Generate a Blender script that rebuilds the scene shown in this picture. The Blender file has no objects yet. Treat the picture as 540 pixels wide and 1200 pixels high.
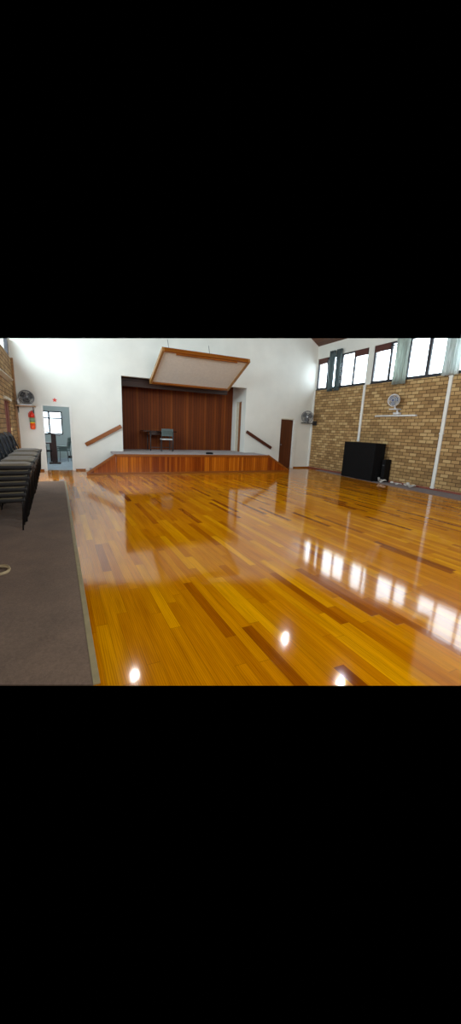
import bpy, bmesh, math, random
from mathutils import Vector, Matrix
random.seed(4)
SC = bpy.context.scene
COL = SC.collection
PI = math.pi

# ------------------------------------------------------------------ camera, world, lights, exposure
D, XR, XL = 12.795, 10.106, -1.081      # end wall, right wall, left wall (metres)
cam_d = bpy.data.cameras.new('camera')
cam = bpy.data.objects.new('camera', cam_d); COL.objects.link(cam)
cam_d.sensor_fit = 'VERTICAL'; cam_d.sensor_height = 36.0
cam_d.lens = 36.0 * 411.7 / 1200.0
cam_d.clip_start = 0.05
F = Vector((0.430532, 0.87321308, -0.2283443)); Rv = Vector((0.90033721, -0.43329859, 0.04056149)); U = Rv.cross(F)
cam.matrix_world = Matrix(((Rv.x, U.x, -F.x, 0), (Rv.y, U.y, -F.y, 0), (Rv.z, U.z, -F.z, 1.54), (0, 0, 0, 1)))
SC.camera = cam

w = bpy.data.worlds.new('World'); SC.world = w; w.use_nodes = True
w.node_tree.nodes['Background'].inputs[0].default_value = (0, 0, 0, 1)
w.node_tree.nodes['Background'].inputs[1].default_value = 0.0
SC.view_settings.view_transform = 'Standard'; SC.view_settings.look = 'None'
SC.view_settings.exposure = 0.0; SC.view_settings.gamma = 1.0
SC.view_settings.use_curve_mapping = False
SC.cycles.max_bounces = 8; SC.cycles.use_denoising = True


def area(name, loc, aim, sx, sy, power, color, spread=180):
    l = bpy.data.lights.new(name, 'AREA'); l.shape = 'RECTANGLE'; l.size = sx; l.size_y = sy
    l.energy = power; l.color = color; l.spread = math.radians(spread)
    o = bpy.data.objects.new(name, l); COL.objects.link(o); o.location = loc
    o.rotation_euler = (Vector(aim) - Vector(loc)).to_track_quat('-Z', 'Y').to_euler()
    return o


def lamp(name, loc, power, color, radius):
    l = bpy.data.lights.new(name, 'POINT'); l.energy = power; l.color = color; l.shadow_soft_size = radius
    o = bpy.data.objects.new(name, l); COL.objects.link(o); o.location = loc
    return o


SKY = 7.5                                # brightness of the overcast sky outside the clerestory windows
area('rear_fill_light', (3.5, -3.0, 4.2), (4.6, 12.8, 2.6), 7.0, 3.2, 540, (0.97, 0.985, 1.0))  # soft fill added behind the camera, not an actual rear window
area('left_window_daylight', (XL - 0.95, 8.6, 4.0), (6.0, 8.6, 3.2), 8.6, 1.2, 580, (0.78, 0.93, 1.0))
area('side_window_daylight', (XL + 0.02, 10.75, 1.25), (6.0, 11.4, 0.6), 1.0, 1.5, 48, (0.82, 0.93, 1.0))
lamp('ceiling_lamp', (1.46, 8.40, 5.0), 60, (1.0, 0.95, 0.86), 0.045)
lamp('ceiling_lamp', (6.25, 8.30, 5.0), 60, (1.0, 0.95, 0.86), 0.045)
lamp('ceiling_lamp', (6.50, 6.00, 5.0), 60, (1.0, 0.95, 0.86), 0.045)


# ------------------------------------------------------------------ helpers
def lin(c):
    return tuple(((v / 255 + 0.055) / 1.055) ** 2.4 if v / 255 > 0.04045 else v / 255 / 12.92 for v in c)


class NT:
    def __init__(self, name):
        self.m = bpy.data.materials.new(name); self.m.use_nodes = True
        self.t = self.m.node_tree; self.n = self.t.nodes; self.l = self.t.links
        self.b = self.n['Principled BSDF']

    def new(self, t, **k):
        o = self.n.new(t)
        for a, v in k.items(): setattr(o, a, v)
        return o

    def link(self, a, b): self.l.new(a, b)

    def math(self, op, a, b=None):
        o = self.new('ShaderNodeMath', operation=op)
        for i, v in enumerate((a, b)):
            if v is None: continue
            if isinstance(v, (int, float)): o.inputs[i].default_value = v
            else: self.link(v, o.inputs[i])
        return o.outputs[0]

    def coords(self): return self.new('ShaderNodeTexCoord').outputs['Object']

    def ramp(self, fac, stops, interp='LINEAR'):
        r = self.new('ShaderNodeValToRGB'); r.color_ramp.interpolation = interp
        el = r.color_ramp.elements
        while len(el) < len(stops): el.new(0.5)
        for e, (p, c) in zip(el, stops): e.position = p; e.color = (*lin(c), 1)
        self.link(fac, r.inputs[0]); return r.outputs[0]

    def noise(self, vec, scale, detail=3, rough=0.5):
        o = self.new('ShaderNodeTexNoise'); o.inputs['Scale'].default_value = scale
        o.inputs['Detail'].default_value = detail; o.inputs['Roughness'].default_value = rough
        if vec is not None: self.link(vec, o.inputs['Vector'])
        return o.outputs[0]

    def mapping(self, vec, scale=(1, 1, 1), rot=(0, 0, 0)):
        o = self.new('ShaderNodeMapping'); o.inputs['Scale'].default_value = scale; o.inputs['Rotation'].default_value = rot
        self.link(vec, o.inputs[0]); return o.outputs[0]

    def bump(self, h, strength=0.2, dist=0.01):
        o = self.new('ShaderNodeBump'); o.inputs['Strength'].default_value = strength; o.inputs['Distance'].default_value = dist
        self.link(h, o.inputs['Height']); self.link(o.outputs[0], self.b.inputs['Normal'])


def plain(name, c, rough=0.5, metal=0.0, var=0.06, scale=12, bump=0.0, spec=0.5, sheen=0.0):
    """a painted, plastic, metal or cloth surface with a faint procedural mottling"""
    t = NT(name); co = t.coords(); n = t.noise(co, scale, 4)
    lo = tuple(max(0, v * (1 - var)) for v in c); hi = tuple(min(255, v * (1 + var)) for v in c)
    t.link(t.ramp(n, [(0.3, lo), (0.7, hi)]), t.b.inputs['Base Color'])
    t.b.inputs['Roughness'].default_value = rough; t.b.inputs['Metallic'].default_value = metal
    t.b.inputs['Specular IOR Level'].default_value = spec
    t.b.inputs['Sheen Weight'].default_value = sheen
    if bump: t.bump(t.noise(co, scale * 8, 3), bump, 0.004)
    return t.m


def wood(name, stops, rough=0.3, axis='z', board=0.0, boardaxis='x', grain=1.0):
    """timber with grain along an axis; board > 0 splits it into boards of that width with their own tone"""
    t = NT(name); co = t.coords()
    sc = {'x': (1.2, 22, 22), 'y': (22, 1.2, 22), 'z': (22, 22, 1.2)}[axis]
    g = t.noise(t.mapping(co, sc), grain, 5, 0.6)
    if board:
        s = t.new('ShaderNodeSeparateXYZ'); t.link(co, s.inputs[0])
        q = t.math('DIVIDE', s.outputs['XYZ'.index(boardaxis.upper())], board)
        idx = t.math('FLOOR', q)
        wn = t.new('ShaderNodeTexWhiteNoise', noise_dimensions='1D'); t.link(idx, wn.inputs['W'])
        fac = t.math('ADD', t.math('MULTIPLY', g, 0.5), t.math('MULTIPLY', wn.outputs['Value'], 0.5))
        fr = t.math('FRACT', q)
        edge = t.math('MULTIPLY', t.math('GREATER_THAN', fr, 0.05), t.math('LESS_THAN', fr, 0.95))
        t.bump(edge, 0.6, 0.006)
        col = t.ramp(fac, stops)
        mx = t.new('ShaderNodeMixRGB', blend_type='MULTIPLY'); mx.inputs[0].default_value = 1
        t.link(col, mx.inputs[1])
        t.link(t.ramp(edge, [(0, (150, 140, 140)), (1, (255, 255, 255))]), mx.inputs[2]); col = mx.outputs[0]
    else:
        col = t.ramp(g, stops)
    t.link(col, t.b.inputs['Base Color']); t.b.inputs['Roughness'].default_value = rough
    return t.m


def brick_mat(name, along):
    t = NT(name); co = t.coords()
    s = t.new('ShaderNodeSeparateXYZ'); t.link(co, s.inputs[0])
    c = t.new('ShaderNodeCombineXYZ'); t.link(s.outputs[along], c.inputs[0]); t.link(s.outputs[2], c.inputs[1])
    b = t.new('ShaderNodeTexBrick'); t.link(c.outputs[0], b.inputs['Vector'])
    b.inputs['Scale'].default_value = 1; b.inputs['Brick Width'].default_value = 0.25; b.inputs['Row Height'].default_value = 0.105
    b.inputs['Mortar Size'].default_value = 0.009; b.inputs['Mortar Smooth'].default_value = 0.2; b.inputs['Bias'].default_value = 0.0
    b.inputs['Color1'].default_value = (0, 0, 0, 1); b.inputs['Color2'].default_value = (1, 1, 1, 1); b.inputs['Mortar'].default_value = (0.5, 0.5, 0.5, 1)
    n = t.noise(co, 2.2, 4); n2 = t.noise(co, 30, 4)
    fac = t.math('ADD', t.math('MULTIPLY', b.outputs['Color'], 0.55), t.math('ADD', t.math('MULTIPLY', n, 0.22), t.math('MULTIPLY', n2, 0.23)))
    col = t.ramp(fac, [(0.15, (128, 98, 60)), (0.42, (162, 128, 80)), (0.62, (180, 146, 96)), (0.88, (206, 178, 126))])
    mx = t.new('ShaderNodeMixRGB'); t.link(b.outputs['Fac'], mx.inputs[0]); t.link(col, mx.inputs[1])
    mx.inputs[2].default_value = (*lin((84, 60, 34)), 1)
    t.link(mx.outputs[0], t.b.inputs['Base Color']); t.b.inputs['Roughness'].default_value = 0.85
    h = t.math('SUBTRACT', t.math('MULTIPLY', n2, 0.25), b.outputs['Fac']); t.bump(h, 0.7, 0.012)
    return t.m


def floor_mat(name):
    """strip flooring laid along the hall: random-length boards, each with its own tone, under a thick gloss varnish"""
    t = NT(name); co = t.coords()
    s = t.new('ShaderNodeSeparateXYZ'); t.link(co, s.inputs[0])
    rx = t.math('DIVIDE', s.outputs[0], 0.088); row = t.math('FLOOR', rx)
    wn = t.new('ShaderNodeTexWhiteNoise', noise_dimensions='1D'); t.link(row, wn.inputs['W'])
    ln = t.math('ADD', 0.95, t.math('MULTIPLY', wn.outputs['Value'], 0.7))
    yy = t.math('ADD', t.math('DIVIDE', s.outputs[1], ln), t.math('MULTIPLY', wn.outputs['Value'], 17.3))
    seg = t.math('FLOOR', yy)
    cx = t.new('ShaderNodeCombineXYZ'); t.link(row, cx.inputs[0]); t.link(seg, cx.inputs[1])
    wb = t.new('ShaderNodeTexWhiteNoise', noise_dimensions='2D'); t.link(cx.outputs[0], wb.inputs['Vector'])
    # grain, shifted per board
    off = t.new('ShaderNodeVectorMath', operation='MULTIPLY_ADD')
    t.link(wb.outputs['Color'], off.inputs[0]); off.inputs[1].default_value = (9, 9, 9); t.link(co, off.inputs[2])
    g = t.noise(t.mapping(off.outputs[0], (40, 2.0, 1)), 1.0, 5, 0.6)
    wv = t.new('ShaderNodeTexWave', wave_type='RINGS', rings_direction='Y'); t.link(t.mapping(off.outputs[0], (10, 0.9, 1)), wv.inputs['Vector'])
    wv.inputs['Scale'].default_value = 2.2; wv.inputs['Distortion'].default_value = 5; wv.inputs['Detail'].default_value = 3
    base = t.ramp(wb.outputs['Value'], [(0.0, (142, 70, 0)), (0.05, (180, 100, 0)), (0.15, (204, 124, 0)), (0.65, (216, 137, 0)), (0.88, (226, 150, 0)), (1.0, (238, 166, 2))])
    dark = t.new('ShaderNodeMixRGB', blend_type='MULTIPLY'); dark.inputs[0].default_value = 0.75
    gl = t.noise(t.mapping(off.outputs[0], (9, 0.8, 1)), 1.0, 3, 0.6)
    gg = t.math('ADD', t.math('MULTIPLY', g, 0.45), t.math('ADD', t.math('MULTIPLY', wv.outputs[0], 0.15), t.math('MULTIPLY', gl, 0.4)))
    t.link(base, dark.inputs[1]); t.link(t.ramp(gg, [(0.3, (176, 150, 120)), (0.62, (255, 252, 248))]), dark.inputs[2])
    ex = t.math('FRACT', rx); ey = t.math('FRACT', yy)
    joint = t.math('MAXIMUM', t.math('LESS_THAN', ex, 0.025), t.math('LESS_THAN', ey, 0.003))
    mj = t.new('ShaderNodeMixRGB'); t.link(t.math('MULTIPLY', joint, 0.55), mj.inputs[0]); t.link(dark.outputs[0], mj.inputs[1]); mj.inputs[2].default_value = (*lin((88, 44, 8)), 1)
    t.link(mj.outputs[0], t.b.inputs['Base Color'])
    t.b.inputs['Roughness'].default_value = 0.075; t.b.inputs['IOR'].default_value = 1.5
    t.b.inputs['Specular IOR Level'].default_value = 0.5
    h = t.math('ADD', t.math('MULTIPLY', t.noise(t.mapping(co, (14, 3.0, 1)), 1.0, 2), 1.0), t.math('MULTIPLY', wb.outputs['Value'], 0.05))
    h = t.math('SUBTRACT', h, t.math('MULTIPLY', joint, 0.2))
    t.bump(h, 0.06, 0.004)
    return t.m


def carpet_mat(name, c):
    t = NT(name); co = t.coords()
    n = t.noise(co, 260, 3); n2 = t.noise(co, 3, 3); n3 = t.noise(co, 60, 3)
    f = t.math('ADD', t.math('MULTIPLY', n, 0.5), t.math('ADD', t.math('MULTIPLY', n2, 0.2), t.math('MULTIPLY', n3, 0.3)))
    t.link(t.ramp(f, [(0.3, tuple(v * 0.72 for v in c)), (0.7, tuple(v * 1.28 for v in c))]), t.b.inputs['Base Color'])
    t.b.inputs['Roughness'].default_value = 0.95; t.b.inputs['Specular IOR Level'].default_value = 0.2
    t.b.inputs['Sheen Weight'].default_value = 0.08
    t.bump(n, 0.6, 0.006)
    return t.m


def glass_mat(name):
    m = bpy.data.materials.new(name); m.use_nodes = True; nt = m.node_tree; nt.nodes.clear()
    o = nt.nodes.new('ShaderNodeOutputMaterial'); mix = nt.nodes.new('ShaderNodeMixShader')
    tr = nt.nodes.new('ShaderNodeBsdfTransparent'); gl = nt.nodes.new('ShaderNodeBsdfGlossy'); gl.inputs['Roughness'].default_value = 0.02
    lw = nt.nodes.new('ShaderNodeLayerWeight'); lw.inputs[0].default_value = 0.5
    pw_ = nt.nodes.new('ShaderNodeMath'); pw_.operation = 'POWER'; pw_.inputs[1].default_value = 4.0
    ml = nt.nodes.new('ShaderNodeMath'); ml.operation = 'MULTIPLY_ADD'; ml.inputs[1].default_value = 0.5; ml.inputs[2].default_value = 0.03
    nt.links.new(lw.outputs['Facing'], pw_.inputs[0]); nt.links.new(pw_.outputs[0], ml.inputs[0])
    nt.links.new(ml.outputs[0], mix.inputs[0]); nt.links.new(tr.outputs[0], mix.inputs[1]); nt.links.new(gl.outputs[0], mix.inputs[2])
    nt.links.new(mix.outputs[0], o.inputs[0]); return m


def sky_mat(name, strength):
    m = bpy.data.materials.new(name); m.use_nodes = True; nt = m.node_tree; nt.nodes.clear()
    o = nt.nodes.new('ShaderNodeOutputMaterial'); e = nt.nodes.new('ShaderNodeEmission')
    n = nt.nodes.new('ShaderNodeTexNoise'); n.inputs['Scale'].default_value = 0.7
    r = nt.nodes.new('ShaderNodeValToRGB'); r.color_ramp.elements[0].color = (0.66, 0.86, 1, 1); r.color_ramp.elements[1].color = (0.86, 0.95, 1, 1)
    nt.links.new(n.outputs[0], r.inputs[0]); nt.links.new(r.outputs[0], e.inputs[0]); e.inputs[1].default_value = strength
    nt.links.new(e.outputs[0], o.inputs[0]); return m


def translucent_mat(name, c):
    t = NT(name); co = t.coords(); n = t.noise(t.mapping(co, (30, 30, 2)), 1, 3)
    t.link(t.ramp(n, [(0.3, tuple(v * .85 for v in c)), (0.7, tuple(min(255, v * 1.12) for v in c))]), t.b.inputs['Base Color'])
    t.b.inputs['Roughness'].default_value = 0.9
    tl = t.new('ShaderNodeBsdfTranslucent'); tl.inputs[0].default_value = (*lin(c), 1)
    mx = t.new('ShaderNodeMixShader'); mx.inputs[0].default_value = 0.12
    t.link(t.b.outputs[0], mx.inputs[1]); t.link(tl.outputs[0], mx.inputs[2]); t.link(mx.outputs[0], t.n['Material Output'].inputs[0])
    return t.m


M = {}
M['floor'] = floor_mat('varnished_strip_floor')
M['carpet'] = carpet_mat('brown_carpet', (112, 90, 73))
M['carpet_grey'] = carpet_mat('grey_carpet', (112, 98, 96))
M['stage_carpet'] = carpet_mat('stage_carpet', (150, 140, 138))
M['plaster'] = plain('white_plaster', (222, 222, 214), 0.6, var=0.02, scale=1.5)
M['brick_x'] = brick_mat('tan_facebrick', 1)
M['white'] = plain('white_paint', (226, 226, 220), 0.4, var=0.02)
M['cream'] = plain('cream_paint', (205, 198, 178), 0.5, var=0.03)
M['frame_dark'] = plain('dark_steel_frame', (38, 36, 42), 0.45)
M['glass'] = glass_mat('window_glass')
M['sky'] = sky_mat('overcast_sky', SKY)
M['sky_side'] = sky_mat('overcast_sky_side', 4.0)
M['ceil'] = wood('brown_ceiling_boards', [(0.3, (70, 40, 22)), (0.7, (104, 62, 36))], 0.5, 'y', 0.12, 'x')
M['stage_wall'] = wood('dark_timber_panelling', [(0.2, (88, 38, 4)), (0.5, (106, 48, 6)), (0.8, (130, 66, 14))], 0.6, 'z', 0.11, 'x'); M['stage_wall'].node_tree.nodes['Principled BSDF'].inputs['Specular IOR Level'].default_value = 0.2
M['apron'] = wood('orange_timber_boards', [(0.2, (136, 62, 6)), (0.5, (176, 92, 12)), (0.8, (200, 114, 22))], 0.22, 'z', 0.085, 'x')
M['apron_red'] = wood('reddish_timber_boards', [(0.2, (112, 44, 6)), (0.5, (148, 68, 10)), (0.8, (180, 96, 20))], 0.22, 'z', 0.07, 'x')
M['timber_x'] = wood('varnished_timber_rail', [(0.3, (120, 64, 18)), (0.7, (152, 88, 30))], 0.25, 'x')
M['timber_dark'] = wood('dark_red_timber_rail', [(0.3, (62, 28, 18)), (0.7, (92, 44, 28))], 0.3, 'x')
M['timber_frame'] = wood('honey_timber_frame', [(0.3, (132, 92, 44)), (0.7, (166, 119, 62))], 0.3, 'x')
M['door_wood'] = wood('brown_door_veneer', [(0.3, (66, 30, 12)), (0.7, (96, 48, 20))], 0.35, 'z')
M['door_light'] = wood('mid_brown_door_veneer', [(0.3, (120, 74, 40)), (0.7, (156, 100, 58))], 0.4, 'z')
M['beam'] = wood('dark_timber_beam', [(0.3, (34, 14, 6)), (0.7, (56, 26, 12))], 0.6, 'x')
M['board'] = plain('white_board', (225, 222, 212), 0.6, var=0.02)
M['olive'] = plain('olive_grey_upholstery', (112, 99, 70), 0.85, var=0.12, scale=40, bump=0.3, sheen=0.3)
M['shell'] = plain('blue_grey_back_shell', (84, 92, 104), 0.4, var=0.08)
M['black_metal'] = plain('black_tube', (14, 13, 14), 0.5, var=0.2)
M['cover'] = plain('black_cover_cloth', (9, 9, 11), 0.85, var=0.25, scale=20, bump=0.2, spec=0.2)
M['black_box'] = plain('black_box_paint', (10, 9, 10), 0.7, var=0.2, spec=0.2)
M['grey_metal'] = plain('grey_fan_metal', (120, 120, 122), 0.4, 0.3)
M['dark_metal'] = plain('dark_fan_metal', (58, 58, 60), 0.45, 0.3)
M['fan_blue'] = plain('blue_grey_fan_blade', (96, 112, 150), 0.35)
M['fan_white'] = plain('white_fan_plastic', (214, 216, 218), 0.35)
M['batten'] = plain('white_light_batten', (222, 224, 226), 0.3)
M['curtain_dark'] = translucent_mat('teal_grey_curtain', (104, 116, 116))
M['curtain_mid'] = translucent_mat('sage_grey_curtain', (178, 186, 178))
M['curtain_light'] = translucent_mat('pale_aqua_curtain', (222, 230, 226))
M['head'] = wood('red_brown_head_board', [(0.3, (64, 30, 24)), (0.7, (92, 48, 38))], 0.5, 'y')
M['red'] = plain('red_paint', (214, 44, 22), 0.35)
M['orange'] = plain('orange_red_paint', (240, 84, 26), 0.35)
M['green'] = plain('green_grey_label', (118, 150, 112), 0.4)
M['yellow'] = plain('yellow_band', (244, 206, 30), 0.4)
M['trim'] = plain('pale_carpet_trim', (150, 132, 92), 0.5)
M['rope'] = plain('beige_cable_sheath', (168, 148, 112), 0.5)
M['white_cable'] = plain('white_cable_sheath', (215, 212, 205), 0.5)
M['side_wall'] = plain('blue_grey_wall_paint', (186, 198, 198), 0.6, var=0.02, scale=2)
M['side_floor'] = carpet_mat('pale_blue_grey_floor', (168, 182, 194))
M['lectern'] = wood('dark_red_lectern_timber', [(0.3, (40, 16, 12)), (0.7, (66, 28, 20))], 0.3, 'z')
M['plastic_grey'] = plain('grey_green_chair_plastic', (112, 128, 126), 0.45)
M['plastic_blue'] = plain('pale_blue_chair_vinyl', (150, 170, 186), 0.45)
M['seat_pale'] = plain('pale_chair_seat', (176, 182, 182), 0.5)
M['table_dark'] = wood('dark_table_top', [(0.3, (34, 18, 12)), (0.7, (54, 30, 20))], 0.25, 'x')
M['pink'] = plain('dusty_pink_curtain_cloth', (176, 132, 120), 0.9)
M['rust'] = wood('red_brown_jamb', [(0.3, (110, 50, 38)), (0.7, (146, 76, 58))], 0.45, 'z')

# the shell is only built up to the line where the photograph stops showing it
TOP_CO, TOP_NO = Vector((0, 0, 1.54)), Vector((-0.1375129, -0.19212271, 1.0)).normalized()


def trim_top(bm):
    g = bm.verts[:] + bm.edges[:] + bm.faces[:]
    r = bmesh.ops.bisect_plane(bm, geom=g, plane_co=TOP_CO, plane_no=TOP_NO, clear_outer=True)
    e = [x for x in r['geom_cut'] if isinstance(x, bmesh.types.BMEdge)]
    if e: bmesh.ops.holes_fill(bm, edges=e, sides=0)


class MB:
    """collects shapes in one bmesh and links them as ONE mesh object"""
    def __init__(self): self.bm = bmesh.new(); self.mi = 0

    def _mark(self, n0):
        self.bm.faces.ensure_lookup_table()
        for f in self.bm.faces[n0:]: f.material_index = self.mi

    def box(self, a, b, bevel=0.0, mi=0, rot=None, pivot=None):
        n0 = len(self.bm.faces); self.mi = mi
        c = [(a[i] + b[i]) / 2 for i in range(3)]; s = [abs(b[i] - a[i]) for i in range(3)]
        v = bmesh.ops.create_cube(self.bm, size=1)['verts']
        bmesh.ops.scale(self.bm, vec=s, verts=v); bmesh.ops.translate(self.bm, vec=c, verts=v)
        if bevel:
            e = list({e for x in v for e in x.link_edges})
            r = bmesh.ops.bevel(self.bm, geom=e, offset=bevel, segments=2, affect='EDGES', profile=0.6)
            v = list({x for f in self.bm.faces[n0:] for x in f.verts}) if n0 == 0 else r['verts']
        if rot: bmesh.ops.rotate(self.bm, verts=list(set(v)), cent=pivot or c, matrix=rot)
        self._mark(n0); return self

    def prism(self, pts, d, mi=0):
        """extrude a polygon (list of 3D points) by vector d"""
        n0 = len(self.bm.faces); self.mi = mi
        va = [self.bm.verts.new(p) for p in pts]; vb = [self.bm.verts.new(Vector(p) + Vector(d)) for p in pts]
        n = len(pts)
        self.bm.faces.new(va); self.bm.faces.new(vb[::-1])
        for i in range(n): self.bm.faces.new((va[i], vb[i], vb[(i + 1) % n], va[(i + 1) % n]))
        self._mark(n0); return self

    def tube(self, pts, r, seg=8, closed=False, mi=0, flat=1.0):
        n0 = len(self.bm.faces); self.mi = mi
        pts = [Vector(p) for p in pts]; n = len(pts); rings = []
        up = None
        for i, p in enumerate(pts):
            if closed: t = (pts[(i + 1) % n] - pts[i - 1]).normalized()
            else: t = (pts[min(i + 1, n - 1)] - pts[max(i - 1, 0)]).normalized()
            if up is None: up = Vector((0, 0, 1)) if abs(t.z) < 0.9 else Vector((1, 0, 0))
            x = t.cross(up).normalized(); y = x.cross(t).normalized(); up = y
            rr = r[i] if isinstance(r, (list, tuple)) else r
            rings.append([self.bm.verts.new(p + x * rr * math.cos(2 * PI * k / seg) + y * rr * flat * math.sin(2 * PI * k / seg)) for k in range(seg)])
        m = n if closed else n - 1
        for i in range(m):
            A, B = rings[i], rings[(i + 1) % n]
            for k in range(seg):
                f = self.bm.faces.new((A[k], A[(k + 1) % seg], B[(k + 1) % seg], B[k])); f.smooth = True
        if not closed:
            self.bm.faces.new(rings[0][::-1]); self.bm.faces.new(rings[-1])
        self._mark(n0); return self

    def ring(self, c, nrm, R, r, seg=28, ts=6, mi=0):
        nrm = Vector(nrm).normalized(); a = nrm.orthogonal().normalized(); b = nrm.cross(a)
        return self.tube([Vector(c) + a * R * math.cos(2 * PI * k / seg) + b * R * math.sin(2 * PI * k / seg) for k in range(seg)], r, ts, True, mi)

    def lathe(self, prof, c=(0, 0, 0), seg=20, mi=0, axis=None):
        n0 = len(self.bm.faces); self.mi = mi; rings = []
        q = Vector((0, 0, 1)).rotation_difference(Vector(axis)) if axis else None
        for (r, z) in prof:
            ring = []
            for k in range(seg):
                v = Vector((max(r, 1e-4) * math.cos(2 * PI * k / seg), max(r, 1e-4) * math.sin(2 * PI * k / seg), z))
                if q: v = q @ v
                ring.append(self.bm.verts.new(v + Vector(c)))
            rings.append(ring)
        for A, B in zip(rings, rings[1:]):
            for k in range(seg):
                f = self.bm.faces.new((A[k], A[(k + 1) % seg], B[(k + 1) % seg], B[k])); f.smooth = True
        self.bm.faces.new(rings[0][::-1]); self.bm.faces.new(rings[-1])
        self._mark(n0); return self

    def grid(self, fn, nu, nv, thick=0.0, mi=0):
        n0 = len(self.bm.faces); self.mi = mi
        vs = [[self.bm.verts.new(fn(i / nu, j / nv)) for j in range(nv + 1)] for i in range(nu + 1)]
        fs = []
        for i in range(nu):
            for j in range(nv):
                f = self.bm.faces.new((vs[i][j], vs[i + 1][j], vs[i + 1][j + 1], vs[i][j + 1])); f.smooth = True; fs.append(f)
        if thick: bmesh.ops.solidify(self.bm, geom=fs, thickness=thick)
        self._mark(n0); return self

    def trim(self): trim_top(self.bm); return self

    def build(self, name, mats, parent=None, loc=None):
        bmesh.ops.recalc_face_normals(self.bm, faces=self.bm.faces[:])
        me = bpy.data.meshes.new(name); self.bm.to_mesh(me); self.bm.free()
        for m in (mats if isinstance(mats, (list, tuple)) else [mats]): me.materials.append(m)
        o = bpy.data.objects.new(name, me); COL.objects.link(o)
        if parent: o.parent = parent
        if loc: o.location = loc
        return o


def tag(o, label, cat, group=None, kind=None):
    o['label'] = label; o['category'] = cat
    if group: o['group'] = group
    if kind: o['kind'] = kind
    return o


def thing(name, label, cat, loc=(0, 0, 0), rz=0.0, group=None):
    o = bpy.data.objects.new(name, None); COL.objects.link(o); o.location = loc; o.rotation_euler = (0, 0, rz)
    o.empty_display_size = 0.1
    return tag(o, label, cat, group)


def struct(o, label=None, cat=None):
    o['kind'] = 'structure'
    if label: o['label'] = label
    if cat: o['category'] = cat
    return o


def shell(name, mb, mats, label, cat): return struct(mb.build(name, mats), label, cat)


# ------------------------------------------------------------------ shell of the hall
# the floor is built from the near edge the photograph shows to the end wall
def near(x): return (1.54 - 0.32136 * x) / 0.76136
CE = 0.10                                  # carpet edge
def poly(name, pts, m, label, cat, z=0.0):
    b = MB(); b.bm.faces.new([b.bm.verts.new((x, y, z)) for x, y in pts]); return shell(name, b, m, label, cat)
SY = 10.45
poly('floor', [(CE, near(CE)), (4.0, near(4.0)), (XR, 0.9), (XR, D + 0.16), (XL, D + 0.16), (XL, SY), (CE, SY)], M['floor'],
     'glossy varnished orange timber strip floor of the hall', 'floor')
b = MB(); b.prism([(XL, near(XL), 0.0), (CE, near(CE), 0.0), (CE, SY, 0.0), (XL, SY, 0.0)], (0, 0, 0.008))
shell('floor_carpet_left', b, M['carpet'], 'dark brown carpet strip along the left wall', 'carpet')
b = MB(); b.prism([(9.13, 4.2, 0), (XR, 4.2, 0), (XR, 11.9, 0), (9.78, 11.9, 0), (9.676, 10.66, 0), (9.474, 8.36, 0), (9.211, 5.37, 0)], (0, 0, 0.008))
shell('floor_carpet_right', b, M['carpet_grey'], 'narrow grey carpet strip along the right brick wall', 'carpet')
b = MB(); b.box((CE, near(CE) , 0.0), (CE + 0.042, SY, 0.012), 0.004)
shell('trim_1', b, M['trim'], 'pale metal edging strip between brown carpet and timber floor', 'trim')

# end wall: plaster with the left doorway, the stage opening and the right door
TH = 0.2
DL, DR, DH = -0.375, 0.437, 2.06
OL, OR, OB, OT = 2.045, 6.79, 0.0, 3.14
RL, RR, RH = 8.50, 9.15, 2.065
HI = 5.9
b = MB()
for x0, x1, z0, z1 in ((XL - 0.25, DL, 0, HI), (DL, DR, DH, HI), (DR, OL, 0, HI), (OL, OR, OT, HI), (OR, RL, 0, HI), (RL, RR, RH, HI), (RR, XR + 0.03, 0, HI)):
    b.box((x0, D, z0), (x1, D + TH, z1))
b.trim()
shell('wall_end', b, M['plaster'], 'tall white plaster end wall with stage opening and two doorways', 'wall')

# right wall: brick below, white piers and lintel around the clerestory windows
ZS, ZT = 3.32, 4.56
WT = 0.28
WINS = [(12.74, 9.99), (9.75, 7.0), (6.76, 4.01)]
b = MB(); b.box((XR, 3.2, 0), (XR + WT, D + 0.2, ZS - 0.02), mi=0)
bb = MB()
for y0, y1 in ((12.74, D), (9.75, 9.99), (6.76, 7.0)):
    bb.box((XR + 0.002, y0, ZS - 0.02), (XR + WT, y1, ZT), mi=1)
bb.box((XR + 0.002, 6.9, ZT), (XR + WT, D, 5.6), mi=1); bb.trim()
me = bpy.data.meshes.new('tmp'); bb.bm.to_mesh(me); b.bm.from_mesh(me); bpy.data.meshes.remove(me); bb.bm.free()
b.box((XR + 0.002, 3.2, ZS - 0.02), (XR + WT, 4.01, ZT), mi=1)
b.box((XR + 0.002, 1.5, ZT), (XR + WT, 6.44, 6.2), mi=1)
shell('wall_right', b, [M['brick_x'], M['plaster']], 'right wall of tan facebrick with white plaster around high windows', 'wall')

# left wall: brick with a tall recess near the corner, windows above
b = MB()
LO0, LO1 = 10.2, 11.35
for y0, y1, z0, z1 in ((4.0, LO0, 0, ZS), (LO0, LO1, 2.06, ZS), (LO1, D, 0, ZS)):
    b.box((XL - WT, y0, z0), (XL, y1, z1 - 0.02), mi=0)
b.box((XL - WT, 12.55, ZS - 0.02), (XL, D, 4.5), mi=1)
b.trim()
shell('wall_left', b, [M['brick_x'], M['plaster']], 'left wall of tan facebrick with windows above', 'wall')

# scrap of boarded ceiling in the right corner
b = MB()
b.prism([(XR + 0.2, 9.0, 5.07 - 0.12), (8.3, 9.0, 5.07 + 0.6 * (XR - 8.3)), (8.3, 9.0, 5.17 + 0.6 * (XR - 8.3)), (XR + 0.2, 9.0, 5.05)], (0, D + 0.1 - 9.0, 0)); b.trim()
shell('ceiling', b, M['ceil'], 'brown boarded ceiling corner above the right wall', 'ceiling')

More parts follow.
